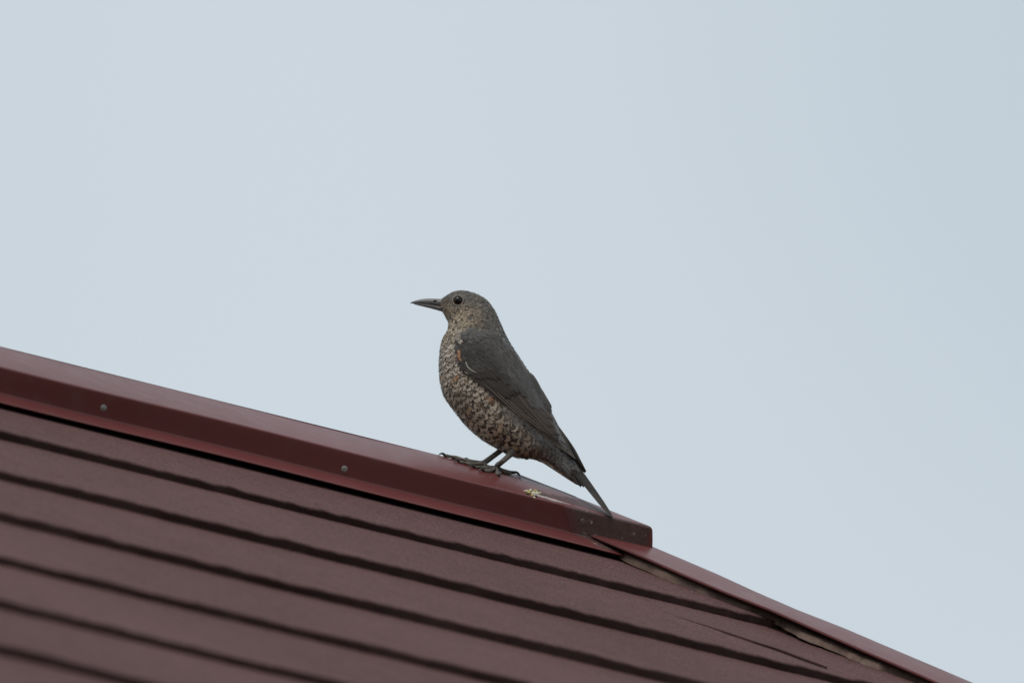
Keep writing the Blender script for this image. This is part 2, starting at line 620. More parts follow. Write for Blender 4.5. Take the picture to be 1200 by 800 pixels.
# a shingle end lapped over the second course at the hip, its edge a thin dark line
def lap():
    h = -0.0270
    edge = [(785, 716.5), (800, 722), (830, 733), (860, 744), (885, 753), (910, 762), (940, 774), (968, 785)]
    V, F = [], []
    ns = len(edge)
    up = []
    for i, (x, y) in enumerate(edge):
        a, b = un(x, y + 0.5 * math.sin(i * 2.1), -0.0242)
        up.append((a, b))
    rows = []
    f0 = lambda b: H_LOW + (H_BUTT - H_LOW) * ((b - B1) / EXPO)
    edge_row = [W(a, b, f0(b) + 0.0012) for a, b in up]
    foot_row = [W(a, b, f0(b) - 0.0004) for a, b in up]
    rs = [min(1.0, 0.05 + i / 4.0) for i in range(ns)]
    edge_row = [W(a, b, f0(b) + 0.0011 * rs[i]) for i, (a, b) in enumerate(up)]
    back_row = [W(a + 0.05 * CT + 0.0, b - 0.004, f0(b - 0.004) + 0.0010) for a, b in up]
    # the lap runs up the slope to the course above
    top_row = []
    for a, b in up:
        bt = B1 + 0.006
        top_row.append(W(a + (bt - b) * 0.6 + 0.03, bt, f0(bt) + 0.0002))
    rows = [top_row, edge_row, foot_row]
    for r in rows:
        V += r
    for q in range(2):
        for i in range(ns - 1):
            F.append((q * ns + i, (q + 1) * ns + i, (q + 1) * ns + i + 1, q * ns + i + 1))
    mk('shingle', V, F, M_SHINGLE, house, origin=HOUSE_BASE, attrs={'butt': np.r_[np.zeros(ns), np.full(ns, 0.2), np.ones(ns)]})
lap()

# ------------------------------------------------------------------ crumbs by the bird
M_CRUMB = [plain('cream_crumb', (0.62, 0.56, 0.42), 0.8, nscale=700), plain('yellow_crumb', (0.50, 0.42, 0.16), 0.8, nscale=700),
           plain('dark_crumb', (0.05, 0.045, 0.035), 0.8, nscale=700)]
def lump(c, r, seed):
    q = np.random.default_rng(seed)
    V, F = [], []
    nu, nv = 8, 5
    for j in range(nv):
        th = math.pi * (j + 0.5) / nv
        for i in range(nu):
            ph = 2 * math.pi * i / nu
            rr = r * q.uniform(0.7, 1.2)
            V.append(c + rr * np.array([math.sin(th) * math.cos(ph), math.sin(th) * math.sin(ph), 0.75 * math.cos(th)]))
    for j in range(nv - 1):
        for i in range(nu):
            F.append((j * nu + i, j * nu + (i + 1) % nu, (j + 1) * nu + (i + 1) % nu, (j + 1) * nu + i))
    F.append(tuple(range(nu))); F.append(tuple(range(nv * nu - 1, (nv - 1) * nu - 1, -1)))
    return V, F
def crumbs():
    base = front(627, 579, 0.0)
    root = empty('dropping', base, 'small crumbly cream and yellow dropping on the ridge cap behind the bird', 'dropping')
    spots = [(617, 575.5, 1.6, 0), (620, 577, 1.9, 1), (622, 574.5, 1.7, 0), (625, 578, 1.9, 0), (627, 575, 1.6, 1), (629, 578, 1.7, 0), (632, 577.5, 1.5, 0),
             (634, 580.5, 1.5, 2), (637, 581.5, 1.7, 2), (628, 581.5, 1.3, 2), (624, 580.5, 1.3, 1), (626, 583, 1.1, 0), (639, 583, 1.2, 0), (631, 575.5, 1.2, 2), (618, 579, 1.2, 2)]
    for mi, nm in enumerate(('pale_crumbs', 'yellow_crumbs', 'dark_crumbs')):
        V, F = [], []
        for i, (x, y, r, k) in enumerate(spots):
            if k != mi:
                continue
            v, f = lump(front(x, y, r * 0.0005), r * 0.0011, 50 + i)
            F += [tuple(a + len(V) for a in ff) for ff in f]
            V += v
        mk(nm, V, F, M_CRUMB[mi], root, origin=base)
crumbs()

# ------------------------------------------------------------------ the bird
TAU = rad(9.0)                                   # the bird stands this much more upright than the sight line
aF, bF = un(566, 545.6, 0.0)
FOOT = W(aF, max(bF, 0.001), 0.0)
DB = (FOOT - CAM) @ FW
KP = DB / FPX                                    # metres per photo pixel at the bird
YB = FW * math.cos(TAU) + UP * (-math.sin(TAU))
YB = FW * math.cos(TAU) - UP * math.sin(TAU)
ZB = UP * math.cos(TAU) + FW * math.sin(TAU)
v = FOOT - CAM
FPXX = 600 + FPX * (v @ RX) / DB
FPXY = 400 - FPX * (v @ UP) / DB
bird = empty('bird', FOOT, 'grey brown thrush with scaly buff breast standing on the maroon ridge cap', 'bird')
MB = Matrix(((RX[0], YB[0], ZB[0], FOOT[0]), (RX[1], YB[1], ZB[1], FOOT[1]), (RX[2], YB[2], ZB[2], FOOT[2]), (0, 0, 0, 1)))
bird.matrix_world = MB
MBI = np.array(MB.inverted())
def tobird(P):
    P = np.asarray(P)
    return P @ MBI[:3, :3].T + MBI[:3, 3]
CTAU = math.cos(TAU)
def bx(px, py, y=0.0):
    """bird-space point seen at photo pixel (px, py), y metres away from the sagittal plane"""
    return np.array([(px - FPXX) * KP, y, ((FPXY - py) * KP + y * math.sin(TAU)) / CTAU])
def topx(P):
    P = np.asarray(P)
    return P[..., 0] / KP + FPXX, FPXY - (P[..., 2] * CTAU - P[..., 1] * math.sin(TAU)) / KP

# --- body, one continuous loft: (back x,y) (front x,y) half width px
SEC = [((514.0, 351.0), (517.0, 364.0), 5.0), ((519.5, 348.0), (519.0, 367.0), 8.5), ((526.0, 343.8), (522.0, 372.0), 12.0), ((534.0, 340.3), (525.0, 378.0), 14.5),
       ((545.0, 339.8), (525.5, 383.5), 16.5), ((559.0, 344.0), (524.5, 387.5), 18.0), ((571.0, 351.0), (522.5, 391.0), 20.0), ((580.5, 363.5), (518.8, 396.5), 22.5),
       ((586.5, 376.5), (515.8, 405.0), 26.0), ((592.5, 390.5), (514.0, 418.0), 30.5), ((601.0, 405.5), (513.6, 433.0), 34.5), ((612.0, 422.5), (515.0, 448.5), 37.5),
       ((623.5, 440.0), (519.5, 464.5), 39.0), ((634.0, 459.5), (529.5, 479.0), 39.0), ((643.5, 477.0), (544.5, 497.5), 37.5), ((651.5, 492.0), (562.5, 513.5), 34.5),
       ((657.5, 505.0), (582.0, 525.0), 30.0), ((662.5, 516.5), (601.0, 534.5), 25.0), ((667.0, 526.5), (617.0, 535.5), 19.5), ((671.5, 535.5), (634.0, 540.5), 14.5),
       ((676.0, 544.0), (652.0, 550.5), 10.0), ((681.0, 553.0), (667.0, 559.5), 7.0), ((686.0, 561.0), (678.5, 566.0), 4.5)]
def cr(A, n):
    A = np.asarray(A, float)
    m = len(A)
    u = np.linspace(0, m - 1, n)
    i = np.clip(u.astype(int), 0, m - 2)
    f = (u - i)[:, None]
    g = lambda k: A[np.clip(k, 0, m - 1)]
    p0, p1, p2, p3 = g(i - 1), g(i), g(i + 1), g(i + 2)
    return 0.5 * ((2 * p1) + (-p0 + p2) * f + (2 * p0 - 5 * p1 + 4 * p2 - p3) * f ** 2 + (-p0 + 3 * p1 - 3 * p2 + p3) * f ** 3)
NS, NA = 150, 96
sec = cr([(*b, *f, w) for b, f, w in SEC], NS)
inset = 1.6                                        # px: the plumage adds this back
ang = np.arange(NA) / NA * 2 * np.pi
GRID = np.zeros((NS, NA, 3))
for i in range(NS):
    B = np.array(sec[i, 0:2]); Fv = np.array(sec[i, 2:4]); w = max(0.5, sec[i, 4] - inset)
    c = (B + Fv) / 2; d = (B - Fv) / 2
    l = np.linalg.norm(d); d = d * max(0.3, (l - inset)) / l
    for j, a in enumerate(ang):
        ca, sa = math.cos(a), math.sin(a)
        e = 2.25
        ca_ = math.copysign(abs(ca) ** (2 / e), ca); sa_ = math.copysign(abs(sa) ** (2 / e), sa)
        q = c + d * ca_
        p = bx(q[0], q[1])
        p[1] += sa_ * w * KP * (1.0 - 0.10 * ca_)       # a little wider toward the breast
        GRID[i, j] = p
# grid: sa>0 -> far side (+Y), sa<0 -> near side
V = GRID.reshape(-1, 3).tolist()
F = []
for i in range(NS - 1):
    for j in range(NA):
        F.append((i * NA + j, i * NA + (j + 1) % NA, (i + 1) * NA + (j + 1) % NA, (i + 1) * NA + j))
F.append(tuple(range(NA))[::-1]); F.append(tuple((NS - 1) * NA + j for j in range(NA)))
M_SKIN = plain('under_down', (0.085, 0.078, 0.070), 0.95, 0.1, nscale=900)
body = mk('body', V, F, M_SKIN, bird, smooth=True)
BVH = BVHTree.FromPolygons([Vector(p) for p in V], F)
_c = GRID[NS // 2].mean(axis=0)
_l, _n, _, _ = BVH.find_nearest(Vector(GRID[NS // 2, NA // 4]))
NSIGN = 1.0 if (np.array(_l) - _c) @ np.array(_n) > 0 else -1.0

# --- plumage material: bands follow each feather's own outline
def feather_mat(name):
    m, t, b = mat(name)
    uv = N(t, 'ShaderNodeUVMap').outputs[0]
    sp = N(t, 'ShaderNodeSeparateXYZ'); t.links.new(uv, sp.inputs[0])
    u_, v_ = sp.outputs[0], sp.outputs[1]
    fb = N(t, 'ShaderNodeAttribute', attribute_name='fbase').outputs['Color']
    fm = N(t, 'ShaderNodeAttribute', attribute_name='fmark').outputs['Color']
    pat = N(t, 'ShaderNodeAttribute', attribute_name='fpat')      # r crescent, g inner bar, b shaft, a edge
    sq = N(t, 'ShaderNodeSeparateColor'); t.links.new(pat.outputs['Color'], sq.inputs[0])
    wob = noise(t, 190.0, 4.0, objco(t), 0.65)
    vv = math_(t, 'ADD', v_, math_(t, 'MULTIPLY', math_(t, 'SUBTRACT', wob, 0.5), 0.22))
    au = math_(t, 'ABSOLUTE', math_(t, 'SUBTRACT', u_, 0.5))       # 0 at the shaft, .5 at the edge
    cres = ramp(t, vv, [(0.80, (0, 0, 0)), (0.84, (1, 1, 1)), (0.90, (1, 1, 1)), (0.93, (0, 0, 0))])
    shaft = ramp(t, au, [(0.02, (1, 1, 1)), (0.09, (0, 0, 0))])
    edge = ramp(t, au, [(0.41, (0, 0, 0)), (0.48, (1, 1, 1))])
    ph = N(t, 'ShaderNodeAttribute', attribute_name='fphase').outputs['Fac']
    ph = math_(t, 'ADD', ph, math_(t, 'MULTIPLY', math_(t, 'SUBTRACT', wob, 0.5), 1.2))
    tri_ = math_(t, 'PINGPONG', ph, 0.5)                          # 0 .. .5
    bar = ramp(t, math_(t, 'MULTIPLY', tri_, 2.0), [(0.45, (0, 0, 0)), (0.60, (1, 1, 1))])
    f = math_(t, 'MAXIMUM', math_(t, 'MULTIPLY', cres, sq.outputs[0]), math_(t, 'MULTIPLY', bar, sq.outputs[1]))
    f = math_(t, 'MAXIMUM', f, math_(t, 'MULTIPLY', shaft, sq.outputs[2]))
    c = mixrgb(t, fb, fm, f)
    c = mixrgb(t, c, (0.24, 0.20, 0.165), math_(t, 'MULTIPLY', edge, pat.outputs['Alpha']))
    # barbs: fine oblique streaks off the shaft
    mp = N(t, 'ShaderNodeCombineXYZ')
    t.links.new(math_(t, 'MULTIPLY', au, 5.0), mp.inputs[0])
    t.links.new(math_(t, 'SUBTRACT', math_(t, 'MULTIPLY', v_, 34.0), math_(t, 'MULTIPLY', au, 22.0)), mp.inputs[1])
    t.links.new(wob, mp.inputs[2])
    barb = noise(t, 1.0, 2.0, mp.outputs[0], 0.6)
    c = mixrgb(t, c, ramp(t, barb, [(0.25, (0.66, 0.66, 0.67)), (0.75, (1.30, 1.29, 1.27))]), 0.75, 'MULTIPLY')
    t.links.new(c, b.inputs['Base Color'])
    b.inputs['Roughness'].default_value = 0.72
    b.inputs['Specular IOR Level'].default_value = 0.22
    b.inputs['Sheen Weight'].default_value = 0.06
    bump(t, b, barb, 0.35, 0.0004)
    return m
M_FEATH = feather_mat('plumage')

class Plume:
    def __init__(s):
        s.V, s.F, s.uv, s.b, s.m, s.p, s.ph = [], [], [], [], [], [], []
        s.n = 0
    def add(s, pts, uvs, nv, nu, base, mark, pat, ph=None):
        s.V.append(pts); s.uv.append(uvs); s.ph.append(np.zeros(len(pts)) if ph is None else ph)
        k = len(pts)
        s.b.append(np.tile(base, (k, 1))); s.m.append(np.tile(mark, (k, 1))); s.p.append(np.tile(pat, (k, 1)))
        for i in range(nv - 1):
            for j in range(nu - 1):
                a = s.n + i * nu + j
                s.F.append((a, a + 1, a + nu + 1, a + nu))
        s.n += k
    def build(s, name, parent, kind=None, label=None):
        o = mk(name, np.concatenate(s.V), s.F, M_FEATH, parent, smooth=True, uv=np.concatenate(s.uv),
               attrs={'fbase': np.concatenate(s.b), 'fmark': np.concatenate(s.m), 'fpat': np.concatenate(s.p), 'fphase': np.concatenate(s.ph)})
        if kind:
            o['kind'] = kind
        if label:
            o['label'] = label
        return o

def sst(a, b, x):
    f = np.clip((x - a) / (b - a), 0, 1)
    return f * f * (3 - 2 * f)

# colours (reflectance)
C_CROWN = np.array([0.146, 0.133, 0.119]); C_NAPE = np.array([0.138, 0.132, 0.125]); C_BUFF = np.array([0.40, 0.315, 0.225])
C_THROAT = np.array([0.56, 0.46, 0.345]); C_DARK = np.array([0.046, 0.035, 0.028]); C_BREAST = np.array([0.60, 0.525, 0.44])
C_BELLY = np.array([0.58, 0.475, 0.365]); C_FLANK = np.array([0.215, 0.205, 0.200]); C_RUF = np.array([0.36, 0.185, 0.095])
C_MANT = np.array([0.150, 0.145, 0.142])

def region(px, py, t, back):
    """plumage by place: returns base, mark, pattern, length mm, width mm, spacing mm.  back: 1 on the dorsal line, -1 on the ventral"""
    if t < 0.40 and py < 402 - 0.10 * (px - 520):
        # head and neck
        low = sst(350, 368, py - 0.10 * (px - 530))
        fore = sst(575, 545, px)
        face = low * fore
        base = C_CROWN * (1 - face) + C_BUFF * face
        th = sst(366, 376, py) * sst(552, 536, px)
        base = base * (1 - th) + C_THROAT * th
        na = sst(566, 585, px + 0.4 * (py - 360)) * sst(350, 372, py)
        base = base * (1 - 0.6 * na) + C_NAPE * 0.6 * na
        if rng.random() < 0.16 * face * (1 - 0.6 * th):
            base = C_CROWN * 0.8
        if rng.random() < 0.10 and face < 0.4:
            base = base * 1.5
        amt = 0.30 + 0.40 * face
        dd = max(0.0, min(1.0, (math.hypot(px - 536, py - 354) - 9) / 16))
        L = 2.6 + 1.5 * dd + 1.0 * sst(365, 395, py)
        lore = sst(528, 522, px) * sst(362, 352, py)
        base = base * (1 - 0.30 * lore)
        return base * rng.uniform(.72, 1.2), C_DARK * 1.25, (min(1.0, amt * 1.5), 0.25 * face + 0.55 * sst(370, 392, py) * sst(572, 550, px), 0.3, 0.05), L, L * 0.55, L * 0.27, 2.6
    # rest of the body
    down = sst(395, 520, py)
    fl = sst(0, 34, (px - 560) * 0.8 - (py - 470) * 0.52)          # toward the rear flank, under the wing
    fl *= sst(440, 480, py)
    up = sst(-0.25, 0.35, back)                                      # mantle
    neck = sst(405, 388, py)
    base = C_BREAST * (1 - down) + C_BELLY * down
    base = base * (1 - 0.35 * neck) + C_CROWN * 0.35 * neck
    L = 5.8 + 5.0 * sst(440, 510, py)
    Wd = 5.4 + 3.6 * sst(440, 510, py)
    per = 4.7 + 1.6 * sst(440, 515, py)
    cres, bar, sh = 0.85 - 0.35 * down, 0.70 + 0.3 * down, 0.10
    base = base * rng.uniform(0.80, 1.12)
    if rng.random() < 0.16 * down:
        base = base * np.array([1.0, 0.84, 0.66])
    mark = C_DARK * rng.uniform(0.85, 1.5)
    if fl > 0:
        vent = sst(626, 642, px + 0.5 * (py - 540)) * sst(532, 546, py - 0.25 * (px - 640))
        f2 = fl * (1 - 0.7 * vent)
        base = base * (1 - f2) + C_FLANK * f2
        cres = cres * (1 - 0.5 * f2)
        bar = bar * (1 - 0.35 * f2)
        per = per * (1 - 0.45 * f2)
        L = L + 1.5 * f2
    if up > 0:
        base = base * (1 - up) + C_MANT * rng.uniform(0.85, 1.2) * up
        cres = cres * (1 - 0.75 * up); bar *= (1 - up)
        L = L * (1 - 0.25 * up)
    for rx_, ry_, rr in ((541, 418, 6), (572, 471, 5), (533, 443, 3), (563, 482, 3), (545, 488, 3)):
        if math.hypot(px - rx_, py - ry_) < rr:
            base = C_RUF * rng.uniform(0.9, 1.3); cres *= 0.4
    return base, mark, (cres, bar, sh, 0.06), L, Wd, Wd * (0.50 - 0.06 * up), per

# --- surface samples of the body for dart throwing
P00 = GRID
E1 = np.roll(GRID, -1, axis=1) - GRID
E2 = np.zeros_like(GRID); E2[:-1] = GRID[1:] - GRID[:-1]; E2[-1] = E2[-2]
area = np.linalg.norm(np.cross(E1, E2), axis=2)
NRM = np.cross(E1, E2); NRM /= np.linalg.norm(NRM, axis=2, keepdims=True) + 1e-12
if (NRM[60, NA // 4] @ np.array([0, 1, 0])) < 0:
    NRM = -NRM
TAN = np.zeros_like(GRID); TAN[1:-1] = GRID[2:] - GRID[:-2]; TAN[0] = TAN[1]; TAN[-1] = TAN[-2]
for _ in range(6):                                              # ease the flow where the throat folds
    TAN = TAN / (np.linalg.norm(TAN, axis=2, keepdims=True) + 1e-12)
    T2 = TAN.copy(); T2[1:-1] += TAN[2:] + TAN[:-2]; T2 += np.roll(TAN, 1, 1) + np.roll(TAN, -1, 1)
    TAN = T2
TAN /= np.linalg.norm(TAN, axis=2, keepdims=True) + 1e-12

SEG = np.zeros((NS, NA)); SEG[1:] = np.linalg.norm(GRID[1:] - GRID[:-1], axis=2) * 1000
PER = np.zeros((NS, NA))
for i in range(NS):
    for j in range(0, NA):
        q = topx(GRID[i, j] * np.array([1, 0, 1]))
        PER[i, j] = 4.7 + 1.6 * sst(440, 515, q[1])
PHI_ = np.cumsum(SEG / PER, axis=0)
def conform(pts, o, bvh=None):
    res = np.empty_like(pts)
    for k, p in enumerate(pts):
        loc, nr, _, _ = (bvh or BVH).find_nearest(Vector(p))
        res[k] = np.array(loc) + np.array(nr) * (o[k] * NSIGN)
    return res

def leaf_uv(nv, nu):
    vv = np.repeat(np.linspace(0, 1, nv), nu)
    uu = np.tile(np.linspace(-1, 1, nu), nv)
    return vv, uu

def body_plumage():
    pl = Plume()
    w = (area / area.sum()).ravel()
    ncand = 42000
    cand = rng.choice(NS * NA, ncand, p=w)
    cell = 0.0025
    hsh = {}
    nv, nu = 7, 5
    vv, uu = leaf_uv(nv, nu)
    wprof = np.interp(vv, [0, .15, .35, .6, .8, .92, 1.0], [.45, .75, .95, 1.0, .92, .70, .36])
    uvs = np.stack([uu * .5 + .5, vv], 1)
    cnt = 0
    eye = bx(536.5, 354.3)
    for c in cand:
        i, j = divmod(int(c), NA)
        if i < 2 or i > NS - 6:
            continue
        p = GRID[i, j] + E1[i, j] * rng.random() + E2[i, j] * rng.random()
        px, py = topx(p * np.array([1, 0, 1]))
        pxv, pyv = px, py
        back = math.cos(ang[j])
        de = math.hypot(px - 536.5, py - 354.3)
        if de < 6.2 and abs(math.sin(ang[j])) > 0.3:
            continue
        base, mark, pat, L, Wd, spc, per = region(px, py, i / NS, back)
        spc *= 0.001
        key = tuple(int(math.floor(q / cell)) for q in p)
        ok = True
        rr = int(spc / cell) + 1
        for dx in range(-rr, rr + 1):
            for dy in range(-rr, rr + 1):
                for dz in range(-rr, rr + 1):
                    for q in hsh.get((key[0] + dx, key[1] + dy, key[2] + dz), ()):
                        if (q[0] - p[0]) ** 2 + (q[1] - p[1]) ** 2 + (q[2] - p[2]) ** 2 < spc * spc:
                            ok = False; break
                    if not ok: break
                if not ok: break
            if not ok: break
        if not ok:
            continue
        hsh.setdefault(key, []).append(p)
        n = NRM[i, j]
        t = TAN[i, j] - n * (TAN[i, j] @ n)
        t /= np.linalg.norm(t)
        if de < 13:                                              # feathers round the eye fan out of it
            e = np.array([px - 536.5, 0, -(py - 354.3)]); e /= np.linalg.norm(e)
            t = t * 0.75 + (e - n * (e @ n)) * 0.5 * (1 - de / 13); t /= np.linalg.norm(t)
        b = np.cross(n, t)
        r = rng.normal(0, 0.16)
        t, b = t * math.cos(r) + b * math.sin(r), b * math.cos(r) - t * math.sin(r)
        L_, W_ = L * 0.001 * rng.uniform(0.85, 1.15), Wd * 0.0005 * rng.uniform(0.85, 1.15)
        along = vv * (1 - 0.20 * uu ** 2)
        jit = np.where(vv > 0.9, rng.normal(0, 0.06, len(vv)), 0)
        ph = PHI_[i, j] + (along * L + 0.30 * Wd * uu ** 2) / per + rng.normal(0, 0.13)
        pts = p + np.outer((along + jit) * L_, t) + np.outer(uu * wprof * W_, b)
        lift = 0.00030 + (0.00045 + 0.00030 * rng.random()) * vv ** 1.2 * min(1.0, L / 5.0) - 0.00012 * uu ** 2
        pts = conform(pts, lift)
        pl.add(pts, uvs, nv, nu, np.clip(base, 0, .8), mark, pat, ph)
        cnt += 1
    print('body feathers', cnt)
    nfil = 5200
    uv3 = np.array([[.3, .6], [.7, .6], [.4, 1.0], [.6, 1.0]])
    for c in rng.choice(NS * NA, nfil, p=w):
        i, j = divmod(int(c), NA)
        if i < 3 or i > NS - 6:
            continue
        p = GRID[i, j] + E1[i, j] * rng.random() + E2[i, j] * rng.random()
        px, py = topx(p * np.array([1, 0, 1]))
        if math.hypot(px - 536.5, py - 354.3) < 10:
            continue
        base, mark, pat, L, Wd, spc, per = region(px, py, i / NS, math.cos(ang[j]))
        n = NRM[i, j]; t = TAN[i, j] - n * (TAN[i, j] @ n); t /= np.linalg.norm(t); b = np.cross(n, t)
        r = rng.normal(0, 0.35)
        t, b = t * math.cos(r) + b * math.sin(r), b * math.cos(r) - t * math.sin(r)
        ll = rng.uniform(.3, .5) * L * 0.001; ww = rng.uniform(0.10, 0.2) * 0.001
        o = n * 0.0007
        tipv = p + o + t * ll + n * rng.uniform(0.0002, 0.0007)
        col = base if rng.random() < .6 else mark * 1.3
        pl.add(np.array([p + o - b * ww, p + o + b * ww, tipv - b * ww * .25, tipv + b * ww * .25]), uv3, 2, 2, np.clip(col, 0, .8), mark, (0, 0, 0, 0))
    return pl.build('body_plumage', bird, 'stuff')
body_plumage()

# --- wings
WL = [((536.5, 396), (566, 391)), ((536.5, 408), (585, 398)), ((539.5, 424), (598, 411)), ((548.0, 437), (611, 428)), ((560.0, 446), (622.5, 445)), ((573.5, 457), (633, 463)),
      ((588.0, 470), (642.5, 478.5)), ((603.0, 482.5), (651, 492.5)), ((620.0, 496), (658.5, 505)), ((637.0, 508), (664.5, 515.5)), ((654.5, 521), (669.5, 526.5)), ((673.5, 537), (675.0, 537.5))]
NW, NC_ = 60, 24
wl = cr([(*a, *b) for a, b in WL], NW)
def wing_grid():
    Gw = np.zeros((NW, NC_, 2)); Y = np.zeros((NW, NC_))
    for i in range(NW):
        s = i / (NW - 1)
        for j in range(NC_):
            c = j / (NC_ - 1)
            q = wl[i, :2] * (1 - c) + wl[i, 2:] * c
            Gw[i, j] = q
            o = bx(q[0], q[1], -0.08)
            d = bx(q[0], q[1], 0.0) - o; d /= np.linalg.norm(d)
            hit = BVH.ray_cast(Vector(o), Vector(d))
            fl = (21 - 10 * s - 8 * c) * KP
            y = -hit[0][1] if hit[0] is not None else 0.0
            Y[i, j] = max(y, fl * (1 - 0.25 * c))
    for _ in range(10):
        Z = np.pad(Y, 1, mode='edge')
        Y = (Z[1:-1, 1:-1] * 2 + Z[:-2, 1:-1] + Z[2:, 1:-1] + Z[1:-1, :-2] + Z[1:-1, 2:]) / 6
    Y += 0.0012 * np.clip(np.arange(NW) / 7.0, 0.1, 1)[:, None]
    out_ = np.zeros((NW, NC_, 3))
    for i in range(NW):
        for j in range(NC_):
            out_[i, j] = bx(*Gw[i, j], -Y[i, j])
    return out_
WG = wing_grid()
def wsurf(s, c, o=0.0):
    """wing surface point, s along 0..1 (may run a little past), c across 0 lower edge .. 1 upper edge"""
    s = np.asarray(s, float); c = np.asarray(c, float)
    x = s * (NW - 1); y = c * (NC_ - 1)
    i = np.clip(np.floor(x).astype(int), 0, NW - 2); j = np.clip(np.floor(y).astype(int), 0, NC_ - 2)
    f = (x - i)[..., None]; g_ = (y - j)[..., None]
    a, b_, c_, d = WG[i, j], WG[i + 1, j], WG[i, j + 1], WG[i + 1, j + 1]
    P = a * (1 - f) * (1 - g_) + b_ * f * (1 - g_) + c_ * (1 - f) * g_ + d * f * g_
    n = np.cross(b_ - a, c_ - a)
    n /= np.linalg.norm(n, axis=-1, keepdims=True) + 1e-12
    n = np.where(n[..., 1:2] > 0, -n, n)
    return P + n * np.asarray(o)[..., None]

def wfeather(pl, s0, c0, s1, c1, wpx, o0, o1, base, mark, pat, nv=12, nu=5, bend=0.0, tip=0.5, wroot=.6):
    """a wing feather laid on the wing from root (s0,c0) to tip (s1,c1); wpx full width in px"""
    o0, o1 = o0 * 0.5 + 0.0001, o1 * 0.5
    vv, uu = leaf_uv(nv, nu)
    path_s = s0 + (s1 - s0) * vv; path_c = c0 + (c1 - c0) * vv + bend * np.sin(vv * math.pi)
    ctr = wsurf(path_s, path_c, o0 + (o1 - o0) * vv)
    m = ctr.reshape(nv, nu, 3)[:, 0]
    tg = np.gradient(m, axis=0); tg /= np.linalg.norm(tg, axis=1, keepdims=True) + 1e-12
    e = 0.004
    ncen = wsurf(path_s, path_c, o0 + (o1 - o0) * vv + 0.001) - ctr
    ncen /= np.linalg.norm(ncen, axis=1, keepdims=True)
    side = np.cross(ncen, np.repeat(tg, nu, 0)); side /= np.linalg.norm(side, axis=1, keepdims=True)
    prof = np.interp(vv, [0, .1, .3, .7, .88, .96, 1.0], [wroot, wroot + .2, .95, 1.0, .80, .80 * tip + .1, .25 * tip + .05])
    L = np.linalg.norm(m[-1] - m[0])
    pts = ctr + side * (uu * prof * wpx * 0.5 * KP)[:, None] - np.repeat(tg, nu, 0) * (uu ** 2 * np.where(vv > .7, (vv - .7) / .3, 0) * wpx * 0.35 * KP)[:, None]
    pts = pts - ncen * (uu ** 2 * 0.0003)[:, None] - ncen * (np.clip(0.12 - vv, 0, 1) * 0.006)[:, None]
    uvs = np.stack([uu * .5 + .5, vv], 1)
    pl.add(pts, uvs, nv, nu, base, mark, pat)

B_PRIM = np.array([0.070, 0.054, 0.043]); B_TERT = np.array([0.057, 0.045, 0.037]); B_GC = np.array([0.042, 0.035, 0.030])
B_LESS = np.array([0.067, 0.060, 0.055]); B_SCAP = np.array([0.098, 0.092, 0.089]); B_BLK = np.array([0.042, 0.036, 0.032])

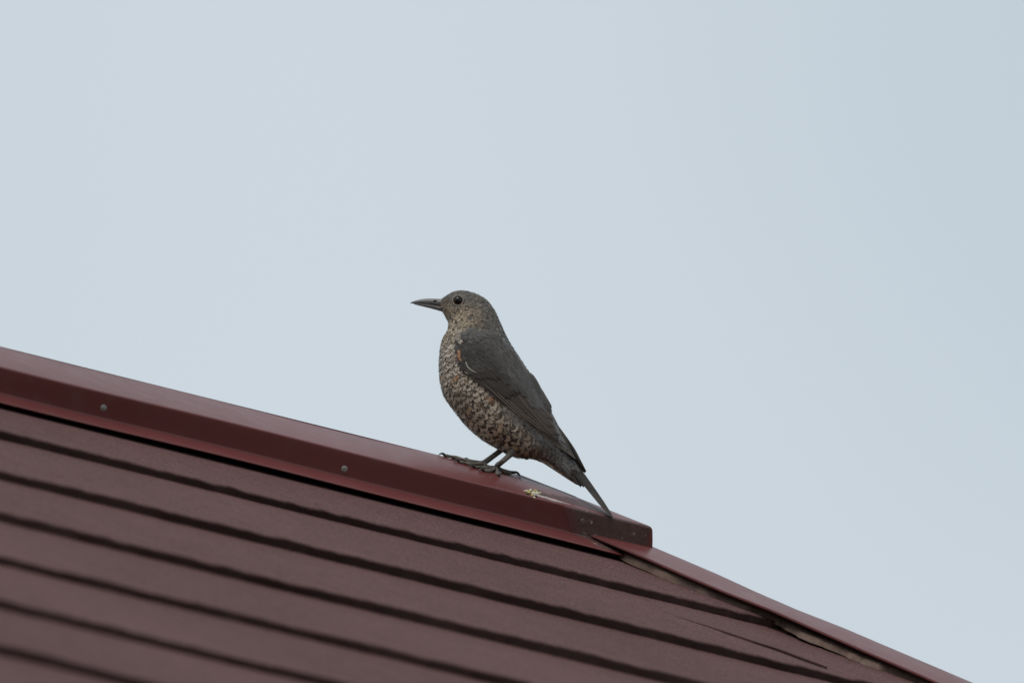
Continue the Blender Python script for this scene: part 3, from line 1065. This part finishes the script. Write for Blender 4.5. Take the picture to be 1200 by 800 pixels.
def make_wing():
    Vw = WG.reshape(-1, 3)
    # shell closed inward so that it is not a single sheet
    inner = Vw + np.array([0, 0.0035, 0])
    VV = np.concatenate([Vw - np.array([0, -0.0012, 0]), inner])
    Fw = []
    k = NW * NC_
    for i in range(NW - 1):
        for j in range(NC_ - 1):
            a = i * NC_ + j
            Fw.append((a, a + 1, a + NC_ + 1, a + NC_)); Fw.append((k + a, k + a + NC_, k + a + NC_ + 1, k + a + 1))
    ed = [i * NC_ for i in range(NW)] + [(NW - 1) * NC_ + j for j in range(1, NC_)] + [i * NC_ + NC_ - 1 for i in range(NW - 2, -1, -1)] + [j for j in range(NC_ - 2, 0, -1)]
    for a, b in zip(ed, ed[1:] + ed[:1]):
        Fw.append((a, b, k + b, k + a))
    wing = mk('wing', VV, Fw, M_SKIN, bird, smooth=True)
    mm = 0.001
    j_ = lambda s: rng.uniform(1 - s, 1 + s)
    # flight feathers: primaries under, tertials over
    fl = Plume()
    for q in range(7):                                           # primaries, tips stepping back toward the point
        f = q / 6
        wfeather(fl, 0.50 - 0.02 * q, 0.10 + 0.05 * q, 1.0 - 0.045 * q, 0.15 + 0.085 * q, 8.5, 0.1 * mm * q, 0.1 * mm * q + 0.3 * mm, B_PRIM * j_(.16), B_BLK, (0, 0, .6, .70), bend=0.02, tip=.5)
    for q in range(6):                                           # secondaries
        wfeather(fl, 0.40 - 0.01 * q, 0.26 + 0.09 * q, 0.86 - 0.035 * q, 0.40 + 0.075 * q, 11, 0.5 * mm + .1 * mm * q, 1.0 * mm + .1 * mm * q, B_TERT * j_(.18), B_BLK, (0, 0, .5, .55), bend=0.02, tip=.7)
    for q in range(3):                                           # tertials
        wfeather(fl, 0.38, 0.62 + 0.11 * q, 0.80 - 0.07 * q, 0.70 + 0.09 * q, 14, 1.1 * mm + .2 * mm * q, 1.6 * mm + .2 * mm * q, B_TERT * j_(.1) * 1.1, B_BLK, (0.0, 0, .5, .45), tip=.9)
    fl.build('flight_feathers', wing, 'stuff')
    cv = Plume()
    for q in range(9):                                           # greater coverts
        c = 0.06 + 0.085 * q
        wfeather(cv, 0.30, c - .02, 0.53 - 0.012 * q + rng.uniform(-.01, .01), c + 0.05, 9.5, 1.4 * mm, 2.0 * mm + .05 * mm * q, B_GC * j_(.2), B_BLK, (0.15, 0, .5, .50), nv=9, tip=.9)
    for q in range(4):                                           # primary coverts and alula, nearly black
        wfeather(cv, 0.25 + 0.02 * q, 0.02 + .025 * q, 0.60 - 0.05 * q, 0.05 + 0.04 * q, 7, 1.6 * mm, 2.3 * mm, B_BLK * j_(.2), B_BLK * .6, (0.0, 0, .4, .30), nv=9, tip=.6)
    for q in range(9):                                           # median coverts
        c = 0.07 + 0.085 * q
        wfeather(cv, 0.20, c - .01, 0.36 + rng.uniform(-.012, .012), c + 0.03, 10, 2.0 * mm, 2.6 * mm, B_GC * 1.08 * j_(.12), B_BLK, (0.15, 0, .4, .15), nv=7, tip=.95)
    for r in range(8):                                           # lesser coverts: small scales in rows
        n = 11
        for q in range(n):
            c = (q + 0.5 * (r % 2)) / n + rng.uniform(-.02, .02)
            s = 0.005 + 0.031 * r + rng.uniform(-.006, .006)
            wfeather(cv, s, c - .01, s + 0.075, c + .012, 7.5, 2.3 * mm - .03 * mm * r, 3.0 * mm - .03 * mm * r, B_LESS * j_(.25) * (0.9 + .25 * c), B_BLK, (0.55 * (1 - c), 0, .2, .12), nv=6, tip=1.0)
    cv.build('covert_feathers', wing, 'stuff')
    sc = Plume()
    for r in range(12):                                          # scapulars: blue grey, along the upper edge
        s = 0.03 + 0.037 * r
        for q in range(4 if r < 9 else 3):
            c = 0.98 - 0.13 * q - 0.03 * (r % 2) + rng.uniform(-.03, .03) + 0.012 * max(0, r - 6)
            wfeather(sc, s, c, s + 0.10 + .004 * r, c - .03 + rng.uniform(-.02, .02), 10.5, 2.6 * mm - .05 * mm * r, 2.95 * mm - .06 * mm * r, (B_LESS + (B_SCAP - B_LESS) * sst(.50, .85, c + rng.uniform(-.12, .12))) * j_(.16), B_BLK * 1.3, (0.12, 0, .25, .12), nv=7, tip=1.0)
    for r in range(4):                                           # nape and shoulder feathers falling over the wing's front edge
        for q in range(13):
            c = (q + .5 * (r % 2)) / 12.5 + rng.uniform(-.03, .03)
            s = -0.085 + 0.026 * r + rng.uniform(-.026, .026)
            wing_col = B_LESS + (B_SCAP - B_LESS) * sst(.3, .7, c)
            k_ = min(1.0, max(0.0, .34 * r - .28 + rng.uniform(-.22, .22)))
            col = (C_NAPE * (1 - k_) + wing_col * k_) * j_(.12) if c > .10 + rng.uniform(-.06, .10) else C_BREAST * .55 * j_(.25)
            wfeather(sc, s, c, s + 0.075, c + rng.uniform(-.02, .02), 7.0, 1.6 * mm, (2.6 + .5 * r) * mm, col, C_DARK, (0.25, 0, .2, 0), nv=6, tip=1.0)
    sc.build('scapular_feathers', wing, 'stuff')
    # pale rim of the folded wing's bend and the stray pale edge on it
    pe = Plume()
    wfeather(pe, 0.185, 0.11, 0.29, 0.15, 1.4, 3.2 * mm, 3.4 * mm, np.array([.38, .35, .31]), B_BLK, (0, 0, 0, 0), bend=-0.05, nv=10, tip=.4)
    wfeather(pe, 0.20, -0.015, 0.30, -0.005, 3.0, 2.0 * mm, 2.0 * mm, np.array([.27, .22, .17]), B_BLK, (0, 0, 0, 0), nv=8, tip=.6)
    wfeather(pe, 0.10, 0.01, 0.20, 0.02, 5.0, 2.9 * mm, 2.6 * mm, C_RUF, B_BLK, (0.2, 0, 0, 0), nv=8, tip=.8)
    for q, (a_, b_, c_, d_) in enumerate(((0.38, 0.035, 0.72, 0.03), (0.46, 0.10, 0.80, 0.12), (0.52, 0.19, 0.86, 0.26), (0.60, 0.32, 0.90, 0.44))):
        wfeather(pe, a_, b_, c_, d_, 0.9, 3.0 * mm, 3.0 * mm, np.array([.20, .165, .135]) * j_(.2), B_BLK, (0, 0, 0, 0), nv=12, tip=.4)
    pe.build('edge_feathers', wing, 'stuff')
    return wing
wing = make_wing()
# the other wing: a mirrored copy, drooped a little lower
def mirror_copy(o, parent):
    c = o.copy()
    me = o.data.copy()
    co = np.zeros(len(me.vertices) * 3, np.float32); me.vertices.foreach_get('co', co)
    co = co.reshape(-1, 3); co[:, 1] *= -1
    if True:
        # turn about the shoulder so that the far tip shows beyond the tail base
        px, py = topx(co * np.array([1, 0, 1]))
        q = bx(560, 410)
        a = 0.0
        x, z = co[:, 0] - q[0], co[:, 2] - q[2]
        ex = 1.0 + 0.105 * sst(105, 165, np.hypot(x, z) / KP)
        co[:, 0] = q[0] + (x * math.cos(a) - z * math.sin(a)) * ex
        co[:, 2] = q[2] + (x * math.sin(a) + z * math.cos(a)) * ex
    me.vertices.foreach_set('co', co.ravel())
    me.flip_normals()
    c.data = me
    link(c)
    c.parent = parent
    return c
w2 = mirror_copy(wing, bird)
for ch in list(wing.children):
    mirror_copy(ch, w2)

# --- tail
_a, _b = un(716, 604)
_TP = tobird(W(_a, _b, 0.0))
TAILY = min(0.0, _TP[1] - 0.006)
print('tail swing', TAILY, _TP)
def tail():
    root = None
    ax0, ax1 = np.array([667.0, 538.0]), np.array([718.5, 606.5])
    d = (ax1 - ax0) / np.linalg.norm(ax1 - ax0)
    nrm2 = np.array([d[1], -d[0]])                                # across the tail, up-right in the picture
    parts = []
    nv, nu = 14, 5
    vv, uu = leaf_uv(nv, nu)
    for q in range(8):
        f = (q - 3.5) / 3.5
        pl = Plume()
        L = 1.0 - 0.05 * abs(f) - (0.03 if q < 4 else 0)
        cen = ax0[None] + np.outer(vv * L, ax1 - ax0)
        wv = np.interp(vv, [0, .3, .8, .95, 1.0], [5.0, 7.5, 7.0, 4.6, 1.6])
        # blades stand half on edge: part of the width is seen across, the rest in depth
        acr = np.interp(vv, [0, .5, 1], [3.4, 2.4, 0.8]) * f * 0.75
        xy = cen + nrm2[None] * (acr * 1.25 + uu * wv * 0.27)[:, None]
        y = (f * np.interp(vv, [0, 1], [4.0, 7.0]) + uu * wv * 0.9 + 0.5 * f) * KP * 0.6 + TAILY * vv ** 1.3
        pts = np.array([bx(a[0], a[1], b) for a, b in zip(xy, y)])
        pts[:, 2] += 0.0004 * (-abs(f))
        uvs = np.stack([uu * .5 + .5, vv], 1)
        pl.add(pts, uvs, nv, nu, np.array([0.027, 0.021, 0.017]) * rng.uniform(.5, 1.6), B_BLK * .5, (0, 0, .6, .12))
        if root is None:
            root = pl.build('tail', bird)
        else:
            pl.build('tail_feather', root)
    # coverts over and under the tail base
    up, un_ = Plume(), Plume()
    nv, nu = 8, 5
    vv, uu = leaf_uv(nv, nu)
    uvs = np.stack([uu * .5 + .5, vv], 1)
    wprof = np.interp(vv, [0, .3, .7, .9, 1.0], [.6, .95, 1.0, .7, .25])
    def blade(pl, p0, p1, y0, y1, wpx, base, mark, pat, edge=0.8):
        p0, p1 = np.array(p0, float), np.array(p1, float)
        dd = (p1 - p0) / np.linalg.norm(p1 - p0); nn = np.array([dd[1], -dd[0]])
        xy = p0 + np.outer(vv, p1 - p0) + nn * (uu * wprof * wpx * .5 * edge)[:, None]
        y = (y0 + (y1 - y0) * vv + np.abs(uu) * 0.8) * KP
        pl.add(np.array([bx(a[0], a[1], b) for a, b in zip(xy, y)]), uvs, nv, nu, base, mark, pat)
    for q in range(34):                                          # blue grey rump side
        x = 636 + rng.uniform(0, 24); yv = 520 + (x - 636) * 0.95 + rng.uniform(-3, 6)
        for sgn in (-1, 1):
            blade(up, (x, yv), (x + 10, yv + 12.5), sgn * 13.5, sgn * 8, 6.5, C_FLANK * rng.uniform(.55, .95), C_DARK, (.4, 0, .4, .1))
    for q in range(22):
        x = 662 + rng.uniform(0, 10); yv = 540 + (x - 662) * 1.0 + rng.uniform(-2, 6)
        for sgn in (-1, 1):
            blade(up, (x, yv), (x + 13, yv + 19), sgn * 7, sgn * 4.5, 5, C_FLANK * rng.uniform(.4, .8), C_DARK, (.3, 0, .4, .1))
    for q in range(14):                                          # barred buff under tail coverts
        f = q / 13
        x0_, y0_ = 628 + 34 * f, 531 + 24 * f
        for sgn in (-1, 1):
            blade(un_, (x0_, y0_), (x0_ + 17, y0_ + 13), sgn * (11 - 7 * f), sgn * (7 - 5 * f), 10 - 4 * f, C_BELLY * rng.uniform(.45, .85), C_DARK, (1, 0, .5, 0))
    for q in range(60):                                          # loose fluff about the vent and thighs
        x0_ = rng.uniform(590, 630); y0_ = np.interp(x0_, [590, 608, 632], [522, 530, 533]) + rng.uniform(-7, 2)
        for sgn in (-1, 1):
            yy0 = np.interp(y0_, [515, 535], [19, 5]) + rng.uniform(-3, 2)
            cc = C_BELLY if rng.random() < .5 else C_FLANK
            blade(un_, (x0_, y0_), (x0_ + rng.uniform(4, 9), y0_ + rng.uniform(4.5, 8)), sgn * yy0, sgn * (yy0 - 1.5), rng.uniform(2.0, 5.0), cc * rng.uniform(.4, .8), C_DARK, (.8, 0, .3, 0))
    for sgn in (-1, 1):
        blade(un_, (660, 549), (680, 566.5), sgn * 5.5, sgn * 4.8, 4.5, np.array([.50, .43, .36]), C_RUF * .7, (.5, .0, 0, 0))
        blade(un_, (656, 549), (672, 561.5), sgn * 6, sgn * 4.8, 4.0, np.array([.30, .2, .14]), C_DARK, (.8, .5, 0, 0))
    up.build('tail_coverts', root, 'stuff')
    un_.build('undertail_coverts', root, 'stuff')
tail()

# --- bill
def horn_mat():
    m, t, b = mat('dark_horn')
    n1 = noise(t, 260.0, 3.0, objco(t, (1, 1, 2.5)), 0.6)
    t.links.new(ramp(t, n1, [(0.25, (0.095, 0.089, 0.086)), (0.75, (0.175, 0.166, 0.160))]), b.inputs['Base Color'])
    b.inputs['Roughness'].default_value = 0.36
    b.inputs['Specular IOR Level'].default_value = 0.5
    bump(t, b, n1, 0.15, 0.0004)
    return m
M_HORN = horn_mat()
def mandible(name, secs, parent):
    """secs: (x, y_top, y_bottom, half width px); a lofted half-horn"""
    S = cr(secs, 26)
    V, F = [], []
    n = 18
    for x, yt, yb, w in S:
        for k in range(n):
            a = 2 * math.pi * k / n
            ca, sa = math.cos(a), math.sin(a)
            V.append(bx(x, (yt + yb) / 2 - (yb - yt) / 2 * ca, w * math.copysign(abs(sa) ** .85, sa) * KP))
    for i in range(len(S) - 1):
        for k in range(n):
            F.append((i * n + k, i * n + (k + 1) % n, (i + 1) * n + (k + 1) % n, (i + 1) * n + k))
    F.append(tuple(range(n))[::-1]); F.append(tuple((len(S) - 1) * n + k for k in range(n)))
    return mk(name, V, F, M_HORN, parent, smooth=True)
bill = mandible('bill', [(523, 349.6, 360.5, 5.2), (517, 350.0, 359.8, 4.8), (511, 349.9, 358.6, 4.1), (503, 349.6, 357.2, 3.2), (495, 350.2, 356.3, 2.3), (487.5, 351.8, 355.7, 1.4), (483, 353.3, 355.4, 0.8), (480.8, 354.5, 355.5, 0.35)], bird)
mandible('lower_mandible', [(523, 358.4, 366.5, 4.3), (517, 357.8, 364.8, 3.8), (511, 356.8, 363.1, 3.0), (503, 355.6, 360.9, 2.25), (495, 355.0, 359.0, 1.55), (488, 354.9, 357.3, 1.0), (484.5, 354.7, 356.1, 0.5)], bill)
def disc(px, py, rx, ry, tilt, name, m, parent, depth=0.3):
    o = bx(px, py, -0.05); d = bx(px, py, 0) - o; d /= np.linalg.norm(d)
    V, F = [], []
    return None
M_BLACK = plain('black_hollow', (0.008, 0.007, 0.007), 0.7)
def nostril(sgn):
    V, F = [], []
    nu, nv = 12, 5
    for j in range(nv):
        th = math.pi * (j + .5) / nv
        for i in range(nu):
            ph = 2 * math.pi * i / nu
            V.append(bx(509.8 + 2.5 * math.sin(th) * math.cos(ph), 352.6 + 1.35 * math.sin(th) * math.sin(ph), sgn * (3.45 + 0.75 * math.cos(th)) * KP))
    for j in range(nv - 1):
        for i in range(nu):
            F.append((j * nu + i, j * nu + (i + 1) % nu, (j + 1) * nu + (i + 1) % nu, (j + 1) * nu + i))
    F.append(tuple(range(nu))); F.append(tuple(range(nv * nu - 1, (nv - 1) * nu - 1, -1)))
    mk('nostril', V, F, M_BLACK, bill, smooth=True)
for sg in (-1, 1):
    nostril(sg)

# --- eyes
def eye_mat():
    m, t, b = mat('dark_eye')
    at = N(t, 'ShaderNodeAttribute', attribute_name='iris').outputs['Fac']
    t.links.new(mixrgb(t, (0.004, 0.0035, 0.003), (0.035, 0.018, 0.010), at), b.inputs['Base Color'])
    b.inputs['Roughness'].default_value = 0.06
    b.inputs['Specular IOR Level'].default_value = 0.4
    return m
M_EYE = eye_mat()
M_RING = plain('pale_eye_ring', (0.36, 0.31, 0.25), 0.8, nscale=900)
def eyeball(sgn):
    px, py = 536.6, 354.2
    o = bx(px, py, -0.05); d = bx(px, py, 0) - o; d /= np.linalg.norm(d)
    hit = BVH.ray_cast(Vector(o), Vector(d))[0]
    y0 = -hit[1] / KP
    r = 5.7
    V, F, A = [], [], []
    nu, nv = 28, 16
    for j in range(nv + 1):
        th = math.pi * j / nv
        for i in range(nu):
            ph = 2 * math.pi * i / nu
            yy = y0 - 1.9 + 0.86 * r * math.cos(th)
            p = bx(px, py, sgn * yy * KP) + np.array([r * math.sin(th) * math.cos(ph), 0, r * math.sin(th) * math.sin(ph)]) * KP
            if True:
                p[2] = bx(px, py)[2] + r * math.sin(th) * math.sin(ph) * KP - (0)
            V.append(p)
            A.append(1.0 if 0.62 < math.sin(th) and math.sin(th) < 0.97 else 0.0)
    for j in range(nv):
        for i in range(nu):
            F.append((j * nu + i, j * nu + (i + 1) % nu, (j + 1) * nu + (i + 1) % nu, (j + 1) * nu + i))
    e = mk('eye', V, F, M_EYE, bird, smooth=True, attrs={'iris': A})
    # the ring of tiny pale feathers round it, broken by dark ones
    V, F = [], []
    nu, nv = 40, 8
    for i in range(nu):
        ph = 2 * math.pi * i / nu
        R = 6.25 + 0.22 * math.sin(ph * 5 + 1)
        for k in range(nv):
            a = 2 * math.pi * k / nv
            q = R + 0.62 * math.cos(a)
            yy = y0 + 1.25 + 0.85 * math.sin(a) - 0.9 * (1 if math.cos(ph) > 0.6 else 0) * math.cos(ph) * 0.2
            p = bx(px, py, sgn * yy * KP)
            V.append(np.array([p[0] + q * math.cos(ph) * KP, p[1], bx(px, py)[2] + q * math.sin(ph) * KP]))
    for i in range(nu):
        for k in range(nv):
            F.append((i * nv + k, ((i + 1) % nu) * nv + k, ((i + 1) % nu) * nv + (k + 1) % nv, i * nv + (k + 1) % nv))
    mk('eye_ring', V, F, M_RING, e, smooth=True)
for sg in (-1, 1):
    eyeball(sg)

# --- legs and feet
M_LEG = plain('scaly_leg', (0.135, 0.115, 0.096), 0.55, 0.4, nscale=520, namp=0.5)
M_CLAW = plain('dark_claw', (0.022, 0.020, 0.019), 0.35, 0.5, nscale=300)
def tube(paths, name, m, parent):
    """paths: list of (points, radii) merged into one mesh"""
    V, F = [], []
    for P, R in paths:
        P = np.asarray(P, float); R = np.asarray(R, float)
        n = max(10, len(P) * 7)
        Q = cr(np.c_[P, R], n)
        pts, rs = Q[:, :3], np.maximum(Q[:, 3], 0.00008)
        tg = np.gradient(pts, axis=0); tg /= np.linalg.norm(tg, axis=1, keepdims=True) + 1e-12
        ref = np.array([0.0, 1.0, 0.0])
        sg = 10
        b0 = len(V)
        for p, t, r in zip(pts, tg, rs):
            u = np.cross(t, ref); u /= np.linalg.norm(u) + 1e-9
            w = np.cross(t, u)
            for k in range(sg):
                a = 2 * math.pi * k / sg
                V.append(p + (u * math.cos(a) + w * math.sin(a)) * r)
        for i in range(n - 1):
            for k in range(sg):
                F.append((b0 + i * sg + k, b0 + i * sg + (k + 1) % sg, b0 + (i + 1) * sg + (k + 1) % sg, b0 + (i + 1) * sg + k))
        F.append(tuple(b0 + k for k in range(sg))[::-1]); F.append(tuple(b0 + (n - 1) * sg + k for k in range(sg)))
    return mk(name, V, F, m, parent, smooth=True)
mm = 0.001
def onroof(px, py, h):
    a, b = un(px, py, 0.0)
    b = max(b, 0.0005)
    return tobird(W(a, b, h * mm))
def toe(pix, r0, r1):
    """soft toe along roof pixels with jointed pads"""
    pts, rr = [], []
    n = len(pix)
    for i, (x, y) in enumerate(pix):
        f = i / (n - 1)
        r = r0 + (r1 - r0) * f
        pts.append(onroof(x, y, r * (1.0 if i % 2 == 0 else 1.35)))
        rr.append(r * (1.24 if i % 2 == 0 else 0.78) * mm)
    return pts, rr
def claw(p, q, up, r):
    """curved claw from p to q, arched by `up` metres"""
    p, q = np.asarray(p), np.asarray(q)
    z = np.array([0, 0, 1.0])
    pts = [p, p * .67 + q * .33 + z * up, p * .3 + q * .7 + z * up * .85, q]
    return pts, [r * mm, r * .8 * mm, r * .5 * mm, 0.12 * mm]

# far foot: on the apex, toes stretched out to the left
leg_a = [bx(604, 508, 9 * mm), bx(594, 519, 8 * mm), bx(588, 526.5, 7 * mm), bx(577, 535, 4 * mm), bx(568, 541.5, 2 * mm), onroof(563, 546.2, 2.2)]
ra = [4.2 * mm, 3.2 * mm, 2.2 * mm, 2.0 * mm, 2.15 * mm, 2.2 * mm]
t1 = toe([(563, 546.2), (556, 544.6), (549, 543.2), (541.5, 541.2), (534, 538.6), (527, 537.0), (521, 535.4)], 1.9, 1.15)
t2 = toe([(563, 546.5), (556, 546.5), (550, 546.0), (544, 544.6), (538, 542.8)], 1.7, 1.1)
t3 = toe([(563, 546.2), (558, 544.2), (553, 542.8), (548, 541.4)], 1.6, 1.1)
t4 = toe([(563, 546.2), (568, 548.0), (574, 549.4)], 1.7, 1.2)
leg1 = tube([(leg_a, ra), t1, t2, t3, t4], 'leg', M_LEG, bird)
for tt, e in ((t1, (513.2, 534.0)), (t2, (531, 541.6)), (t3, (541.5, 540.0)), (t4, (581, 551.5))):
    tube([claw(tt[0][-1], onroof(e[0], e[1], 0.3), 1.5 * mm, 1.05)], 'claw', M_CLAW, leg1)

# near foot: a little down the slope
leg_b = [bx(612, 516, -9 * mm), bx(603, 526, -10 * mm), bx(595.5, 534.5, -11 * mm), bx(588, 541, -12 * mm), onroof(581.5, 550.3, 3.6), onroof(580.5, 551.2, 2.0)]
rb = [4.2 * mm, 3.2 * mm, 2.15 * mm, 2.0 * mm, 2.15 * mm, 2.3 * mm]
t1 = toe([(580.5, 551.2), (574, 551.4), (568, 550.8), (562, 550.0), (556, 549.4)], 1.9, 1.2)
t2 = toe([(580.5, 551.4), (576, 553.4), (571, 554.0), (566, 553.4)], 1.8, 1.2)
t3 = toe([(580.5, 551.4), (581.5, 554.4), (582.0, 557.0), (583.5, 558.6)], 1.8, 1.2)
t4 = toe([(580.5, 551.2), (586, 553.8), (592, 555.4), (598, 556.2)], 2.0, 1.5)
leg2 = tube([(leg_b, rb), t1, t2, t3, t4], 'leg', M_LEG, bird)
for tt, e, u in ((t1, (549, 548.6), 1.4), (t2, (560.5, 552.6), 1.3), (t3, (586.5, 560.2), 1.2)):
    tube([claw(tt[0][-1], onroof(e[0], e[1], 0.3), u * mm, 1.1)], 'claw', M_CLAW, leg2)
p = t4[0][-1]; q = onroof(610.5, 566.0, 0.3)
zz = lambda x, y: bx(x, y, p[1])
tube([([p, zz(601.5, 553.2), zz(606.0, 553.6), zz(609.3, 557.4), q], [1.35 * mm, 1.1 * mm, .9 * mm, .6 * mm, .15 * mm])], 'claw', M_CLAW, leg2)
